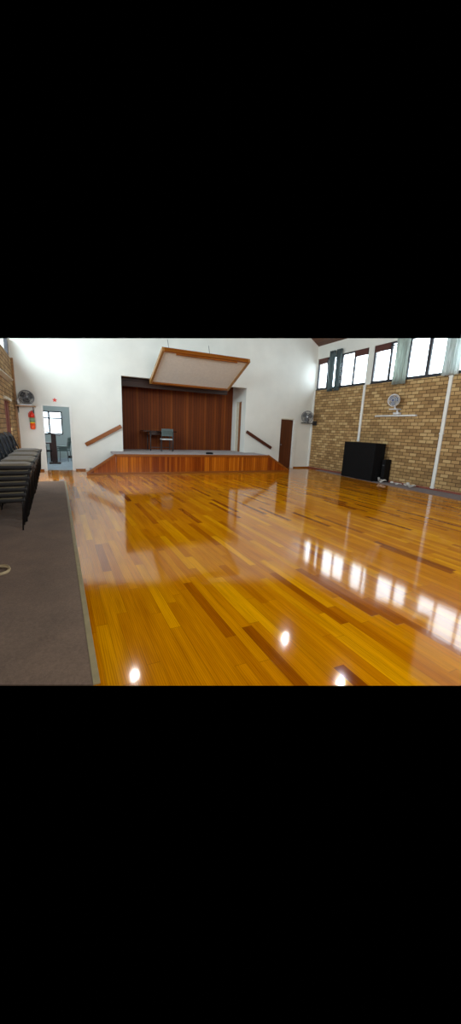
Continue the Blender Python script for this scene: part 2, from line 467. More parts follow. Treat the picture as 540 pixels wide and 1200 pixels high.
# skirtings
b = MB()
for x0, x1 in ((XL, DL - 0.06), (DR + 0.06, 0.80)):
    b.box((x0, D - 0.015, 0), (x1, D, 0.055), 0.004)
b.box((9.27, D - 0.015, 0), (XR, D, 0.055), 0.004)
shell('baseboard_end', b, M['timber_x'], 'thin timber skirting along the foot of the white end wall', 'skirting')
b = MB(); b.box((XR - 0.014, 4.2, 0.008), (XR, D - 0.02, 0.07), 0.004)
shell('baseboard_right', b, M['rust'], 'low brown skirting along the right brick wall', 'skirting')

# doorway frames
def door_frame(x0, x1, h, t, dep, m, parent=None, sides=(1, 1)):
    b = MB()
    if sides[0]: b.box((x0 - t, D - dep, 0), (x0, D + TH, h + t), 0.004)
    if sides[1]: b.box((x1, D - dep, 0), (x1 + t, D + TH, h + t), 0.004)
    b.box((x0, D - dep, h), (x1, D + TH, h + t), 0.004)
    return b
d1 = struct(door_frame(DL + 0.03, DR - 0.03, DH - 0.03, 0.05, 0.025, None).build('door_1', M['white']), 'white framed open doorway left of the stage', 'door')
d2 = struct(door_frame(RL + 0.02, RR, RH - 0.02, 0.045, 0.02, None, sides=(0, 0)).build('door_2', M['cream']), 'closed dark brown door right of the stage', 'door')
b = MB(); b.box((RR - 0.01, D - 0.025, 0), (RR + 0.12, D + 0.1, RH + 0.02), 0.006)
b.build('door_frame', M['white'], d2)
b = MB(); b.box((RL + 0.005, D + 0.05, 0.01), (RR - 0.012, D + 0.09, RH - 0.03), 0.004)
leaf = b.build('door_leaf', M['door_wood'], d2)
b = MB(); b.lathe([(0.012, 0), (0.012, 0.04), (0.026, 0.05), (0.026, 0.07), (0.01, 0.08)], (RL + 0.07, D + 0.05, 1.0), 12, axis=(0, -1, 0))
b.build('door_knob', M['grey_metal'], leaf)

# ------------------------------------------------------------------ clerestory windows
def window(i, side, y1, y0, label, mull, heads=(), sash=None, z0=ZS, z1=ZT, trim=False):
    """steel clerestory window between y0 and y1 (y1 nearer the end wall) in the left or right wall"""
    xw = XR + 0.035 if side > 0 else XL - 0.035
    def B(): return MB()
    f = B(); t = 0.05
    f.box((xw, y0, z0 - 0.02), (xw + 0.06 * side, y1, z0 + 0.075)); f.box((xw, y0, z1 - t), (xw + 0.06 * side, y1, z1))
    f.box((xw, y0, z0), (xw + 0.06 * side, y0 + t, z1)); f.box((xw, y1 - t, z0), (xw + 0.06 * side, y1, z1))
    if trim: f.trim()
    root = struct(f.build('window_%d' % i, M['frame_dark']), label, 'window')
    for (m, wd) in mull:
        q = B(); q.box((xw - 0.01 * side, m - wd / 2, z0 + 0.02), (xw + 0.05 * side, m + wd / 2, z1 - 0.02))
        if trim: q.trim()
        q.build('mullion', M['frame_dark'], root)
    ed = [y1 - t] + [m for m, _ in mull] + [y0 + t]
    for a, c in zip(ed, ed[1:]):
        q = B(); q.box((xw + 0.028 * side, c, z0 + t), (xw + 0.034 * side, a, z1 - t))
        if trim: q.trim()
        q.build('pane', M['glass'], root)
    for a, c in heads:
        q = B(); q.box((xw - 0.03 * side, c, z1 - 0.22), (xw + 0.02 * side, a, z1 - 0.01), 0.005)
        if trim: q.trim()
        q.build('head_board', M['head'], root)
    q = B(); q.box((XR + 0.0 if side > 0 else XL, y0, z0 - 0.02), (xw, y1, z0 + 0.02), 0.004)
    q.build('sill', M['frame_dark'], root)
    if sash:
        a, c = sash
        q = B()
        for y in (a, c):
            q.tube([(xw + 0.0 * side, y, z0 + 0.08), (xw - 0.10 * side, y, z1 - 0.14)], 0.02, 6)
        q.tube([(xw - 0.10 * side, a, z1 - 0.14), (xw - 0.10 * side, c, z1 - 0.14)], 0.02, 6)
        if trim: q.trim()
        s_ = q.build('sash', M['frame_dark'], root)
        q = B(); q.grid(lambda u, v: Vector((xw - 0.10 * side * v, a + (c - a) * u, z0 + 0.08 + (z1 - z0 - 0.22) * v)), 1, 4)
        if trim: q.trim()
        q.build('pane', M['glass'], s_)
    return root

window(1, 1, 12.74, 9.99, 'high window nearest the end wall, behind two dark curtains', [(12.12, 0.05), (11.32, 0.05), (10.66, 0.06)], [(12.69, 12.14), (10.63, 10.04)], (12.06, 11.40), trim=True)
window(2, 1, 9.75, 7.0, 'high window above the fan and light batten on brick wall', [(9.03, 0.06), (8.32, 0.05), (7.62, 0.10)], [(9.70, 9.06)], (8.97, 8.38), trim=True)
window(3, 1, 6.76, 4.01, 'high window whose light shows lowest on the glossy floor', [(6.08, 0.06), (5.38, 0.06), (4.70, 0.06)])
b = MB(); b.box((XL - 0.1, 12.40, ZS - 0.02), (XL - 0.02, 12.55, 4.2)); b.trim()
w4 = struct(b.build('window_4', M['frame_dark']), 'dark framed high window at the left wall corner', 'window')
b = MB(); b.box((XL - 0.075, 11.2, ZS), (XL - 0.065, 12.38, 4.2)); b.trim(); b.build('pane', M['glass'], w4)
b = MB(); b.box((XL - 0.1, 11.2, ZS - 0.03), (XL - 0.02, 12.38, ZS + 0.03)); b.build('sill', M['frame_dark'], w4)

# the overcast sky just outside the windows
b = MB(); b.prism([(XR + 1.0, 6.75, 2.6), (XR + 1.0, 17.5, 2.6), (XR + 1.0, 17.5, 5.0), (XR + 1.0, 6.75, 5.0)], (0.02, 0, 0)); b.trim()
b2 = MB(); b2.prism([(XR + 1.0, 1.5, 2.6), (XR + 1.0, 6.75, 2.6), (XR + 1.0, 6.75, 5.6), (XR + 1.0, 1.5, 5.6)], (0.02, 0, 0))
me = bpy.data.meshes.new('tmp'); b2.bm.to_mesh(me); b.bm.from_mesh(me); bpy.data.meshes.remove(me); b2.bm.free()
shell('sky_right', b, M['sky'], 'white overcast sky seen through the high right windows', 'sky')
b = MB(); b.prism([(XL - 1.6, 15.5, 3.0), (XL - 0.02, 15.5, 3.0), (XL - 0.02, 15.5, 5.5), (XL - 1.6, 15.5, 5.5)], (0, 0.02, 0)); b.trim()
shell('sky_left', b, M['sky'], 'white overcast sky seen through the high left window', 'sky')

# ------------------------------------------------------------------ stage
AY = 11.55                                  # front of the stage apron
SZ = 0.65
BY = 14.0
b = MB(); b.box((1.62, AY + 0.02, SZ - 0.06), (7.22, D, SZ)); b.box((OL - 0.35, D, SZ - 0.06), (OR + 0.55, BY + 0.1, SZ))
shell('floor_stage', b, M['stage_carpet'], 'grey carpeted stage floor', 'floor')
b = MB(); b.box((OL - 0.35, BY, SZ), (OR - 0.0, BY + 0.1, 3.6))
shell('wall_stage_back', b, M['stage_wall'], 'dark vertical timber panelling at the back of the stage', 'wall')
b = MB(); b.box((OL - 0.45, D + TH, SZ), (OL - 0.35, BY, 3.6))
shell('wall_stage_left', b, M['stage_wall'], 'dark timber side wall at the left of the stage', 'wall')
SD0, SD1, SDH = 13.17, 13.66, 2.66
b = MB()
b.box((OR, D + TH, SZ), (OR + 0.12, SD0, 3.6)); b.box((OR, SD1, SZ), (OR + 0.12, BY, 3.6)); b.box((OR, SD0, SDH), (OR + 0.12, SD1, 3.6))
shell('wall_stage_right', b, M['plaster'], 'white side wall at the right of the stage with a door', 'wall')
b = MB(); b.box((OL - 0.45, D + TH, 3.3), (OR + 0.12, BY + 0.1, 3.4))
shell('ceiling_stage', b, M['plaster'], 'ceiling over the stage opening', 'ceiling')
b = MB(); b.box((OR + 0.05, SD0, SZ), (OR + 0.09, SD1 - 0.2, SDH - 0.02), 0.003)
d3 = struct(b.build('door_3', M['door_light']), 'mid brown door in the white side wall of the stage', 'door')
b = MB(); b.box((OR + 0.02, SD1 - 0.2, SZ), (OR + 0.1, SD1, SDH), 0.004); b.build('door_frame', M['cream'], d3)
b = MB(); b.lathe([(0.01, 0), (0.01, 0.03), (0.024, 0.04), (0.024, 0.055), (0.008, 0.06)], (OR + 0.05, SD0 + 0.06, SZ + 1.0), 10, axis=(-1, 0, 0)); b.build('door_knob', M['grey_metal'], d3)
b = MB(); b.box((OL - 0.3, D + 0.42, 2.86), (6.16, D + 0.52, 3.14), 0.006)
b.box((OL - 0.3, D + 0.36, 3.06), (6.16, D + 0.54, 3.12), 0.006)
tag(b.build('pelmet_beam', M['beam']), 'dark timber beam across the top of the stage opening', 'beam')

# stage apron: boarded front with sloping stair ends
ap = thing('stage_apron', 'orange timber boarded front of the stage with sloping stair ends', 'stage front', (4.45, AY, 0))
OX = Vector((-4.45, -AY, 0))
def loc(p): return tuple(Vector(p) + OX)
LX0, LX1, RX1, RX0 = 0.80, 1.62, 7.20, 8.13
segs = [(1.62, 2.72, 'apron'), (2.72, 4.62, 'apron_red'), (4.62, 6.10, 'apron'), (6.10, 7.20, 'apron')]
for x0, x1, mm in segs:
    b = MB(); b.box(loc((x0 + 0.004, AY + 0.012, 0.05)), loc((x1 - 0.004, AY + 0.04, SZ - 0.06))); b.build('front_panel', M[mm], ap)
b = MB(); b.prism([loc((LX0, AY + 0.012, 0.06)), loc((LX1 - 0.004, AY + 0.012, 0.06)), loc((LX1 - 0.004, AY + 0.012, SZ - 0.06)), loc((LX1 - 0.06, AY + 0.012, SZ - 0.06))], (0, 0.028, 0)); b.build('stair_side_panel', M['apron_red'], ap)
b = MB(); b.prism([loc((RX1 + 0.004, AY + 0.012, 0.06)), loc((RX0, AY + 0.012, 0.06)), loc((RX1 + 0.06, AY + 0.012, SZ - 0.06)), loc((RX1 + 0.004, AY + 0.012, SZ - 0.06))], (0, 0.028, 0)); b.build('stair_side_panel', M['apron_red'], ap)
b = MB(); b.box(loc((LX1 - 0.03, AY - 0.015, SZ - 0.085)), loc((RX1 + 0.03, AY + 0.05, SZ - 0.005)), 0.006); b.build('top_rail', M['timber_x'], ap)
b = MB(); b.box(loc((LX0 - 0.05, AY - 0.012, 0)), loc((RX0 + 0.06, AY + 0.05, 0.065)), 0.006); b.build('plinth', M['timber_x'], ap)
for x0, z0, x1, z1 in ((LX0 - 0.05, 0.05, LX1, SZ - 0.02), (RX0 + 0.05, 0.05, RX1, SZ - 0.02)):
    d = Vector((x1 - x0, 0, z1 - z0)); n = Vector((-d.z, 0, d.x)).normalized() * 0.035
    if n.z < 0: n = -n
    a = Vector((x0, AY - 0.015, z0)); c = Vector((x1, AY - 0.015, z1))
    b = MB(); b.prism([loc(a - n), loc(c - n), loc(c + n), loc(a + n)], (0, 0.065, 0)); b.build('sloping_rail', M['timber_x'], ap)
for x0, x1 in ((LX0, LX1), (RX0, RX1)):      # the steps behind the sloping ends
    for k in range(3):
        xa = x0 + (x1 - x0) * (k + 0.45) / 3; h = SZ * (k + 1) / 3.4 - 0.06
        lo, hi = sorted((xa, x1))
        b = MB(); b.box(loc((lo, AY + 0.05, 0)), loc((hi, D - 0.005, h * 0.62))); b.build('step', M['stage_carpet'], ap)

# handrails on the end wall
def handrail(label, a, c, m, hgt):
    root = thing('handrail', label, 'handrail', ((a[0] + c[0]) / 2, D, (a[1] + c[1]) / 2))
    o = Vector(root.location)
    d = Vector((c[0] - a[0], 0, c[1] - a[1])).normalized(); n = Vector((-d.z, 0, d.x)) * hgt / 2
    A = Vector((a[0], D - 0.09, a[1])) - o; C = Vector((c[0], D - 0.09, c[1])) - o
    b = MB(); b.prism([A - n, C - n, C + n, A + n], (0, 0.045, 0))
    bmesh.ops.bevel(b.bm, geom=b.bm.edges[:], offset=0.008, segments=2, affect='EDGES'); b.build('rail', m, root)
    for t in (0.12, 0.88):
        p = A.lerp(C, t) + Vector((0, 0.04, 0))
        b = MB(); b.box(p + Vector((-0.015, 0, -0.02)), p + Vector((0.015, 0.05, 0.02)), 0.003); b.build('bracket', M['grey_metal'], root)
handrail('varnished brown handrail sloping up the white wall left of the stage', (0.835, 0.855), (1.99, 1.50), M['timber_x'], 0.13)
handrail('dark brown handrail sloping down the white wall right of the stage', (6.84, 1.485), (8.05, 0.85), M['timber_dark'], 0.12)

# suspended sounding board over the stage opening
X0, X1 = 2.97, 5.95
A0, A1 = Vector((0, 12.70, 2.98)), Vector((0, 11.05, 3.77))       # lower rear edge, upper front edge
sb = thing('suspended_board', 'large tilted white board in a timber frame hung above the stage opening', 'hanging board', ((X0 + X1) / 2, 12.0, 3.2))
o = Vector(sb.location); dv = (A1 - A0).normalized(); nv = Vector((0, -dv.z, dv.y)); nv = nv if nv.z > 0 else -nv
def pt(x, s, n): return Vector((x, 0, 0)) + A0 + dv * s + nv * n - o
L = (A1 - A0).length
b = MB(); b.prism([pt(X0 + 0.05, 0.04, 0.02), pt(X1 - 0.05, 0.04, 0.02), pt(X1 - 0.05, L - 0.04, 0.02), pt(X0 + 0.05, L - 0.04, 0.02)], nv * 0.03); b.build('panel', M['board'], sb)
def bar(x0, x1, s0, s1, n0, n1, m, nm):
    b = MB(); b.prism([pt(x0, s0, n0), pt(x1, s0, n0), pt(x1, s1, n0), pt(x0, s1, n0)], nv * (n1 - n0)); return b.build(nm, m, sb)
bar(X0, X0 + 0.07, 0, L, -0.03, 0.09, M['timber_frame'], 'frame_side')
bar(X1 - 0.07, X1, 0, L, -0.03, 0.09, M['timber_frame'], 'frame_side')
bar(X0 + 0.07, X1 - 0.07, 0, 0.07, -0.03, 0.09, M['timber_x'], 'frame_rear')
bar(X0 + 0.07, X1 - 0.07, L - 0.06, L, -0.03, 0.09, M['timber_x'], 'frame_front')
bar(X0 + 0.45, X1 - 0.45, L - 0.10, L - 0.06, -0.06, 0.02, M['timber_x'], 'cleat')
for x in (3.27, 4.62):
    b = MB(); p = pt(x, L - 0.25, 0.05); q = p + Vector((-0.06, 0.04, 0.42)); b.tube([p + o, p.lerp(q, 0.5) + o, q + o], 0.009, 6); b.trim()
    bmesh.ops.translate(b.bm, vec=-o, verts=b.bm.verts[:]); b.build('hanging_rod', M['grey_metal'], sb)

# table, chair and small box on the stage
tb = thing('stage_table', 'dark table standing at the back of the stage', 'table', (3.46, 13.45, SZ))
b = MB(); b.box((-0.62, -0.3, 0.70), (0.62, 0.3, 0.735), 0.006); b.build('table_top', M['table_dark'], tb)
b = MB(); b.box((-0.40, -0.25, 0.58), (0.40, -0.23, 0.70)); b.build('apron_board', M['table_dark'], tb)
for x in (-0.36, 0.50):
    for y in (-0.24, 0.24):
        b = MB(); b.tube([(x, y, 0), (x, y, 0.70)], 0.018, 8); b.build('leg', M['dark_metal'], tb)
b = MB(); b.tube([(-0.36, -0.24, 0.13), (0.50, -0.24, 0.13)], 0.012, 6); b.build('stretcher', M['dark_metal'], tb)

def simple_chair(name, label, lc, rz, mseat, mback, mleg, group=None, w=0.42):
    c = thing(name, label, 'chair', lc, rz, group)
    b = MB(); b.box((-0.2, -w / 2, 0.42), (0.21, w / 2, 0.47), 0.018); b.build('seat', mseat, c)
    b = MB(); b.grid(lambda u, v: Vector((-0.20 - 0.06 * v - 0.04 * (1 - (2 * u - 1) ** 2), (u - 0.5) * w, 0.56 + 0.26 * v)), 8, 4, 0.02); b.build('backrest', mback, c)
    for x in (-0.19, 0.18):
        for y in (-w / 2 + 0.02, w / 2 - 0.02):
            b = MB()
            if x < 0: b.tube([(x - 0.03, y, 0), (x, y, 0.45), (x - 0.055, y, 0.8)], 0.011, 6)
            else: b.tube([(x + 0.02, y, 0), (x, y, 0.43)], 0.011, 6)
            b.build('leg', mleg, c)
    return c
simple_chair('stage_chair', 'grey backed chair with a pale seat at the dark stage table', (3.63, 12.96, SZ), -PI / 2 + PI - 0.15, M['seat_pale'], M['plastic_grey'], M['dark_metal'])
b = MB(); b.box((-0.11, -0.08, 0), (0.11, 0.08, 0.055), 0.008)
bx = thing('floor_box', 'small dark socket box on the front edge of the stage floor', 'box', (4.88, 11.80, SZ))
b.build('body', M['black_box'], bx)
b = MB(); b.box((-0.08, -0.05, 0.055), (0.08, 0.05, 0.07), 0.004); b.build('cover', M['dark_metal'], bx)

# ------------------------------------------------------------------ fittings on the right wall
def pipe(label, y, z0, z1, r):
    root = thing('wall_pipe', label, 'pipe', (XR, y, z0))
    b = MB(); b.box((-0.05, -r, 0), (-0.002, r, z1 - z0), 0.012); b.build('channel', M['white'], root)
    for z in (0.04, (z1 - z0) * 0.5, z1 - z0 - 0.05):
        b = MB(); b.box((-0.058, -r - 0.012, z - 0.02), (-0.001, r + 0.012, z + 0.02), 0.006); b.build('clip', M['white'], root)
pipe('white pipe on the brick wall ending above the black covered piano', 9.955, 1.30, 3.30, 0.045)
pipe('white pipe running down the brick wall to the carpet at far right', 6.78, 0.05, 3.30, 0.05)
b = MB(); b.box((XR - 0.05, D - 0.075, 0.075), (XR - 0.001, D - 0.001, 3.3), 0.008)
tag(b.build('corner_pipe', M['white']), 'thin white pipe in the right corner behind the fan', 'pipe')
b = MB(); b.box((XL + 0.001, D - 0.085, 0.075), (XL + 0.06, D - 0.001, 3.32), 0.008)
tag(b.build('corner_batten', M['timber_frame']), 'thin brown timber batten in the left corner behind the fan', 'batten')

# light batten
lb = thing('light_batten', 'long white unlit tube light batten on the brick wall under the fan', 'light', (XR, 8.46, 2.19))
b = MB(); b.box((-0.07, -0.78, -0.02), (-0.002, 0.78, 0.035), 0.008); b.build('body', M['batten'], lb)
b = MB(); b.tube([(-0.088, -0.74, 0.0), (-0.088, 0.74, 0.0)], 0.019, 10); b.build('tube', M['white'], lb)
for y in (-0.765, 0.765):
    b = MB(); b.box((-0.115, y - 0.018, -0.022), (-0.06, y + 0.018, 0.024), 0.004); b.build('end_cap', M['batten'], lb)

def fan(label, lc, face, R, mcage, mblade, mhub, mount, mbr):
    """wall fan: wire cage, blades, hub and motor turned towards 'face', with its mount given as tubes and boxes"""
    root = thing('wall_fan', label, 'fan', lc)
    n = Vector(face).normalized(); a = Vector((0, 0, 1)).cross(n).normalized(); c = n.cross(a)
    g = MB()
    for k, (rr, off) in enumerate(((R, 0.0), (R * 0.86, 0.035), (R * 0.6, 0.055), (R * 0.32, 0.062), (R * 0.97, -0.04), (R * 0.6, -0.07))):
        g.ring(n * off, n, rr, 0.006 if k else 0.012, 26, 5)
    for k in range(20):
        t = 2 * PI * k / 20; d = a * math.cos(t) + c * math.sin(t)
        g.tube([d * R * 0.2 + n * 0.064, d * R * 0.6 + n * 0.055, d * R * 0.86 + n * 0.035, d * R, d * R * 0.97 - n * 0.04, d * R * 0.6 - n * 0.07, d * R * 0.25 - n * 0.075], 0.0035, 4)
    g.build('cage', mcage, root)
    for k in range(3):
        t0 = 2 * PI * k / 3 + 0.4
        b = MB()
        def fn(u, v):
            rr = R * (0.16 + 0.70 * u); wd = 0.55 + 0.35 * math.sin(u * PI); t = t0 + (v - 0.5) * wd * 1.7
            return (a * math.cos(t) + c * math.sin(t)) * rr + n * (0.025 * (v - 0.5))
        b.grid(fn, 8, 6, 0.004); b.build('blade', mblade, root)
    b = MB(); b.lathe([(0.0, 0.074), (0.03, 0.072), (0.042, 0.06), (0.042, -0.02)][::-1], (0, 0, 0), 16, axis=n); b.build('hub', mhub, root)
    b = MB(); b.lathe([(0.05, -0.22), (0.075, -0.19), (0.08, -0.09), (0.06, -0.07)], (0, 0, 0), 16, axis=n); b.build('motor', mcage, root)
    b = MB()
    for m in mount:
        if m[0] == 'tube': b.tube(m[1], m[2], 8)
        else: b.box(m[1], m[2], 0.006)
    b.build('bracket', mbr, root)
    return root
# fan in the right corner
fan('grey wire cage fan in the right corner beside the brown door', (9.56, 12.44, 2.19), (-0.62, -0.78, 0.02), 0.24, M['grey_metal'], M['grey_metal'], M['fan_white'],
    [('tube', [(0.11, 0.10, 0.0), (0.13, 0.12, -0.2), (0.16, 0.14, -0.235)], 0.03), ('box', (-0.16, 0.06, -0.27), (0.54, 0.2, -0.235)), ('box', (0.50, 0.02, -0.33), (0.545, 0.26, -0.15))], M['dark_metal'])
# fan above the light batten
fan('small blue and white fan on the brick wall above the light batten', (XR - 0.26, 8.42, 2.67), (-0.93, -0.32, 0.0), 0.185, M['fan_white'], M['fan_blue'], M['fan_blue'],
    [('tube', [(0.08, 0.03, 0.0), (0.10, 0.02, -0.16), (0.12, 0.0, -0.25)], 0.025), ('box', (0.02, -0.12, -0.285), (0.255, 0.16, -0.25)), ('tube', [(0.2, -0.02, -0.28), (0.2, -0.04, -0.40)], 0.03), ('box', (0.13, -0.14, -0.43), (0.255, 0.07, -0.37))], M['fan_white'])
# shelf and fan in the left corner
sh = thing('wall_shelf', 'small timber shelf on the end wall in the left corner', 'shelf', (-0.80, D, 1.96))
b = MB(); b.box((-0.27, -0.32, 0), (0.27, -0.003, 0.035), 0.005); b.build('board', M['timber_frame'], sh)
for x in (-0.2, 0.2):
    b = MB(); b.tube([(x, -0.26, -0.01), (x, -0.01, -0.16)], 0.01, 6); b.tube([(x, -0.012, -0.18), (x, -0.012, 0.0)], 0.01, 6); b.build('bracket', M['dark_metal'], sh)
fan('grey wire cage fan standing on the small corner shelf at left', (-0.75, D - 0.25, 2.235), (0.25, -0.93, 0.25), 0.205, M['grey_metal'], M['dark_metal'], M['grey_metal'],
    [('tube', [(-0.03, 0.10, 0.0), (-0.06, 0.10, -0.17), (-0.06, 0.10, -0.22)], 0.025), ('box', (-0.20, -0.05, -0.255), (0.12, 0.22, -0.21)), ('tube', [(-0.20, -0.04, -0.20), (-0.24, 0.0, -0.12), (-0.16, 0.02, 0.0)], 0.03)], M['fan_white'])

# curtains gathered between the lights of the high windows
def curtain(label, y0, y1, z0, z1, m, folds, lean=0.0, trim=True):
    b = MB()
    def fn(u, v):
        y = y0 + (y1 - y0) * u
        pin = 1 - 0.12 * math.sin(v * PI)
        y = (y0 + y1) / 2 + (y - (y0 + y1) / 2) * pin + lean * (1 - v)
        return Vector((XR - 0.12 + 0.035 * math.cos(u * folds * 2 * PI) + 0.012 * math.sin(u * 17 + v * 3), y, z0 + (z1 - z0) * v))
    b.grid(fn, folds * 8, 10, 0.004)
    if trim: b.trim()
    root = tag(b.build('curtain', m), label, 'curtain')
    return root
curtain('dark teal grey curtain, left of the two gathered on the far window', 11.60, 11.90, 3.20, 4.72, M['curtain_dark'], 3)
curtain('dark teal grey curtain, right of the two gathered on the far window', 11.22, 11.50, 3.20, 4.72, M['curtain_dark'], 3)
curtain('grey green curtain gathered on the window above the small fan', 8.22, 8.74, 3.18, 4.8, M['curtain_mid'], 5)
curtain('pale aqua curtain gathered above the long white pipe at far right', 6.55, 7.06, 3.27, 4.6, M['curtain_light'], 5)

# black covered piano on the right carpet, dark box behind it
pn = thing('covered_piano', 'large upright piano under a black cloth cover by the brick wall', 'piano', (9.79, 9.36, 0.008), -0.065)
pw, pd, phh = 0.77, 0.225, 1.275
b = MB()
def cov(u, v):
    # around the four sides, flaring and rippling towards the hem
    t = (u % 1) * 4; s = int(t); f = t - s
    cs = [(-pd, -pw), (pd, -pw), (pd, pw), (-pd, pw)]
    p0, p1 = cs[s % 4], cs[(s + 1) % 4]
    x = p0[0] + (p1[0] - p0[0]) * f; y = p0[1] + (p1[1] - p0[1]) * f
    hem = max(0, 1 - v * 2.2)
    k = 1 + 0.02 * hem + 0.018 * hem * math.sin(u * 4 * 2 * PI * 2.2 + 1)
    return Vector((x * (k + 0.03 * hem), y * k, 0.015 + (phh - 0.015) * v + 0.012 * hem * math.sin(u * 41)))
b.grid(cov, 96, 14)
b.bm.faces.new([b.bm.verts.new((x, y, phh)) for x, y in ((-pd, -pw), (pd, -pw), (pd, pw), (-pd, pw))])
bmesh.ops.remove_doubles(b.bm, verts=b.bm.verts[:], dist=0.001)
b.build('cloth_cover', M['cover'], pn)
b = MB(); b.box((-pd + 0.06, -pw + 0.06, 0.0), (pd - 0.06, pw - 0.06, phh - 0.05), 0.01); b.build('cabinet', M['black_box'], pn)
bb_ = thing('black_box', 'small black box tucked behind the covered piano by the wall', 'box', (9.96, 8.45, 0.008))
b = MB(); b.box((-0.14, -0.07, 0), (0.14, 0.07, 0.76), 0.015); b.build('body', M['black_box'], bb_)
b = MB(); b.box((-0.145, -0.04, 0.55), (-0.13, 0.04, 0.58), 0.004); b.build('handle', M['dark_metal'], bb_)

# white leads and scraps lying on the right carpet strip
def squiggle(label, x, y, sx, sy, n, r, h, name, cat, m, turns=2.2):
    rnd = random.Random(name + label)
    pts = []
    for k in range(n):
        t = k / (n - 1)
        a = t * turns * 2 * PI
        pts.append((sx * (t - 0.5) * 0.6 + sx * 0.4 * math.cos(a), sy * (t - 0.5) + sy * 0.22 * math.sin(a), r + h * abs(math.sin(a * 0.7 + 1)) + rnd.uniform(0, h * .2)))
    b = MB(); b.tube(pts, r, 7); root = thing(name, label, cat, (x, y, 0.008)); b.build('lead', m, root)
    b = MB(); p = Vector(pts[-1]); b.box(p + Vector((-0.03, -0.04, -r)), p + Vector((0.03, 0.04, 0.035)), 0.006); b.build('plug', m, root)
squiggle('coiled white cable at the near corner of the black covered piano', 9.70, 8.33, 0.26, 0.34, 40, 0.012, 0.09, 'white_cable', 'cable', M['white_cable'])
squiggle('loose white cable along the brick wall beside the small black box', 9.90, 7.92, 0.16, 0.42, 30, 0.011, 0.03, 'white_cable', 'cable', M['white_cable'], 1.6)
squiggle('tangled white cable on the carpet nearest the long white pipe', 9.90, 7.42, 0.26, 0.40, 44, 0.014, 0.05, 'white_cable', 'cable', M['white_cable'], 3.0)

# ------------------------------------------------------------------ things at the left end
ex = thing('fire_extinguisher', 'red cylinder with green and yellow bands hung beside the left doorway', 'fire extinguisher', (-0.655, D - 0.09, 1.30))
b = MB(); b.lathe([(0.05, 0), (0.068, 0.02), (0.072, 0.05), (0.072, 0.185), (0.0, 0.185)], seg=18); b.build('cylinder', M['orange'], ex)
b = MB(); b.lathe([(0.0725, 0.185), (0.0725, 0.215), (0.0, 0.215)], seg=18); b.build('yellow_band', M['yellow'], ex)
b = MB(); b.lathe([(0.0715, 0.215), (0.0715, 0.35), (0.0, 0.35)], seg=18); b.build('green_label', M['green'], ex)
b = MB(); b.lathe([(0.0715, 0.35), (0.068, 0.45), (0.04, 0.50), (0.02, 0.52), (0.02, 0.55)], seg=18); b.build('neck', M['red'], ex)
b = MB(); b.box((-0.06, -0.02, 0.50), (0.03, 0.02, 0.53), 0.004); b.tube([(-0.05, 0, 0.52), (-0.085, 0, 0.46), (-0.088, 0, 0.36)], 0.012, 6); b.build('handle', M['red'], ex)
b = MB(); b.box((-0.03, 0.05, 0.36), (0.03, 0.09, 0.56), 0.004); b.build('wall_hook', M['dark_metal'], ex)

st = MB(); pts = []
for k in range(10):
    r = 0.075 if k % 2 == 0 else 0.034; t = PI / 2 + k * PI / 5
    pts.append((r * math.cos(t), 0, r * math.sin(t)))
st.prism(pts, (0, 0.014, 0))
tag(st.build('wall_star', M['red'], loc=(0.003, D - 0.016, 2.215)), 'small red star fixed on the wall above the left doorway', 'decoration')

# lintels, jambs and curtain of the recess in the left brick wall
b = MB(); b.box((XL - 0.2, LO0 - 0.05, 2.03), (XL + 0.05, LO1 + 0.10, 2.10), 0.008)
lw = struct(b.build('window_5', M['cream']), 'red brown framed window recess in the left brick wall', 'window')
for y in (LO0, LO0 + 0.4, LO1 - 0.35, LO1 - 0.07):
    b = MB(); b.box((XL - 0.16, y, 0), (XL - 0.03, y + 0.07, 2.03), 0.005); b.build('jamb', M['rust'], lw)
b = MB(); b.grid(lambda u, v: Vector((XL - 0.18 + 0.02 * math.sin(u * 40), LO0 + (LO1 - LO0) * u, 0.02 + 2.0 * v)), 60, 2, 0.004); b.build('drape', M['pink'], lw)
b = MB(); b.prism([(XL, 9.0, 2.52), (XL + 0.10, 9.0, 2.56), (XL + 0.10, 9.0, 2.59), (XL, 9.0, 2.58)], (0, 2.75, 0.04))
tag(b.build('wall_ledge', M['cream']), 'pale ledge on the left brick wall above the window recess', 'ledge')

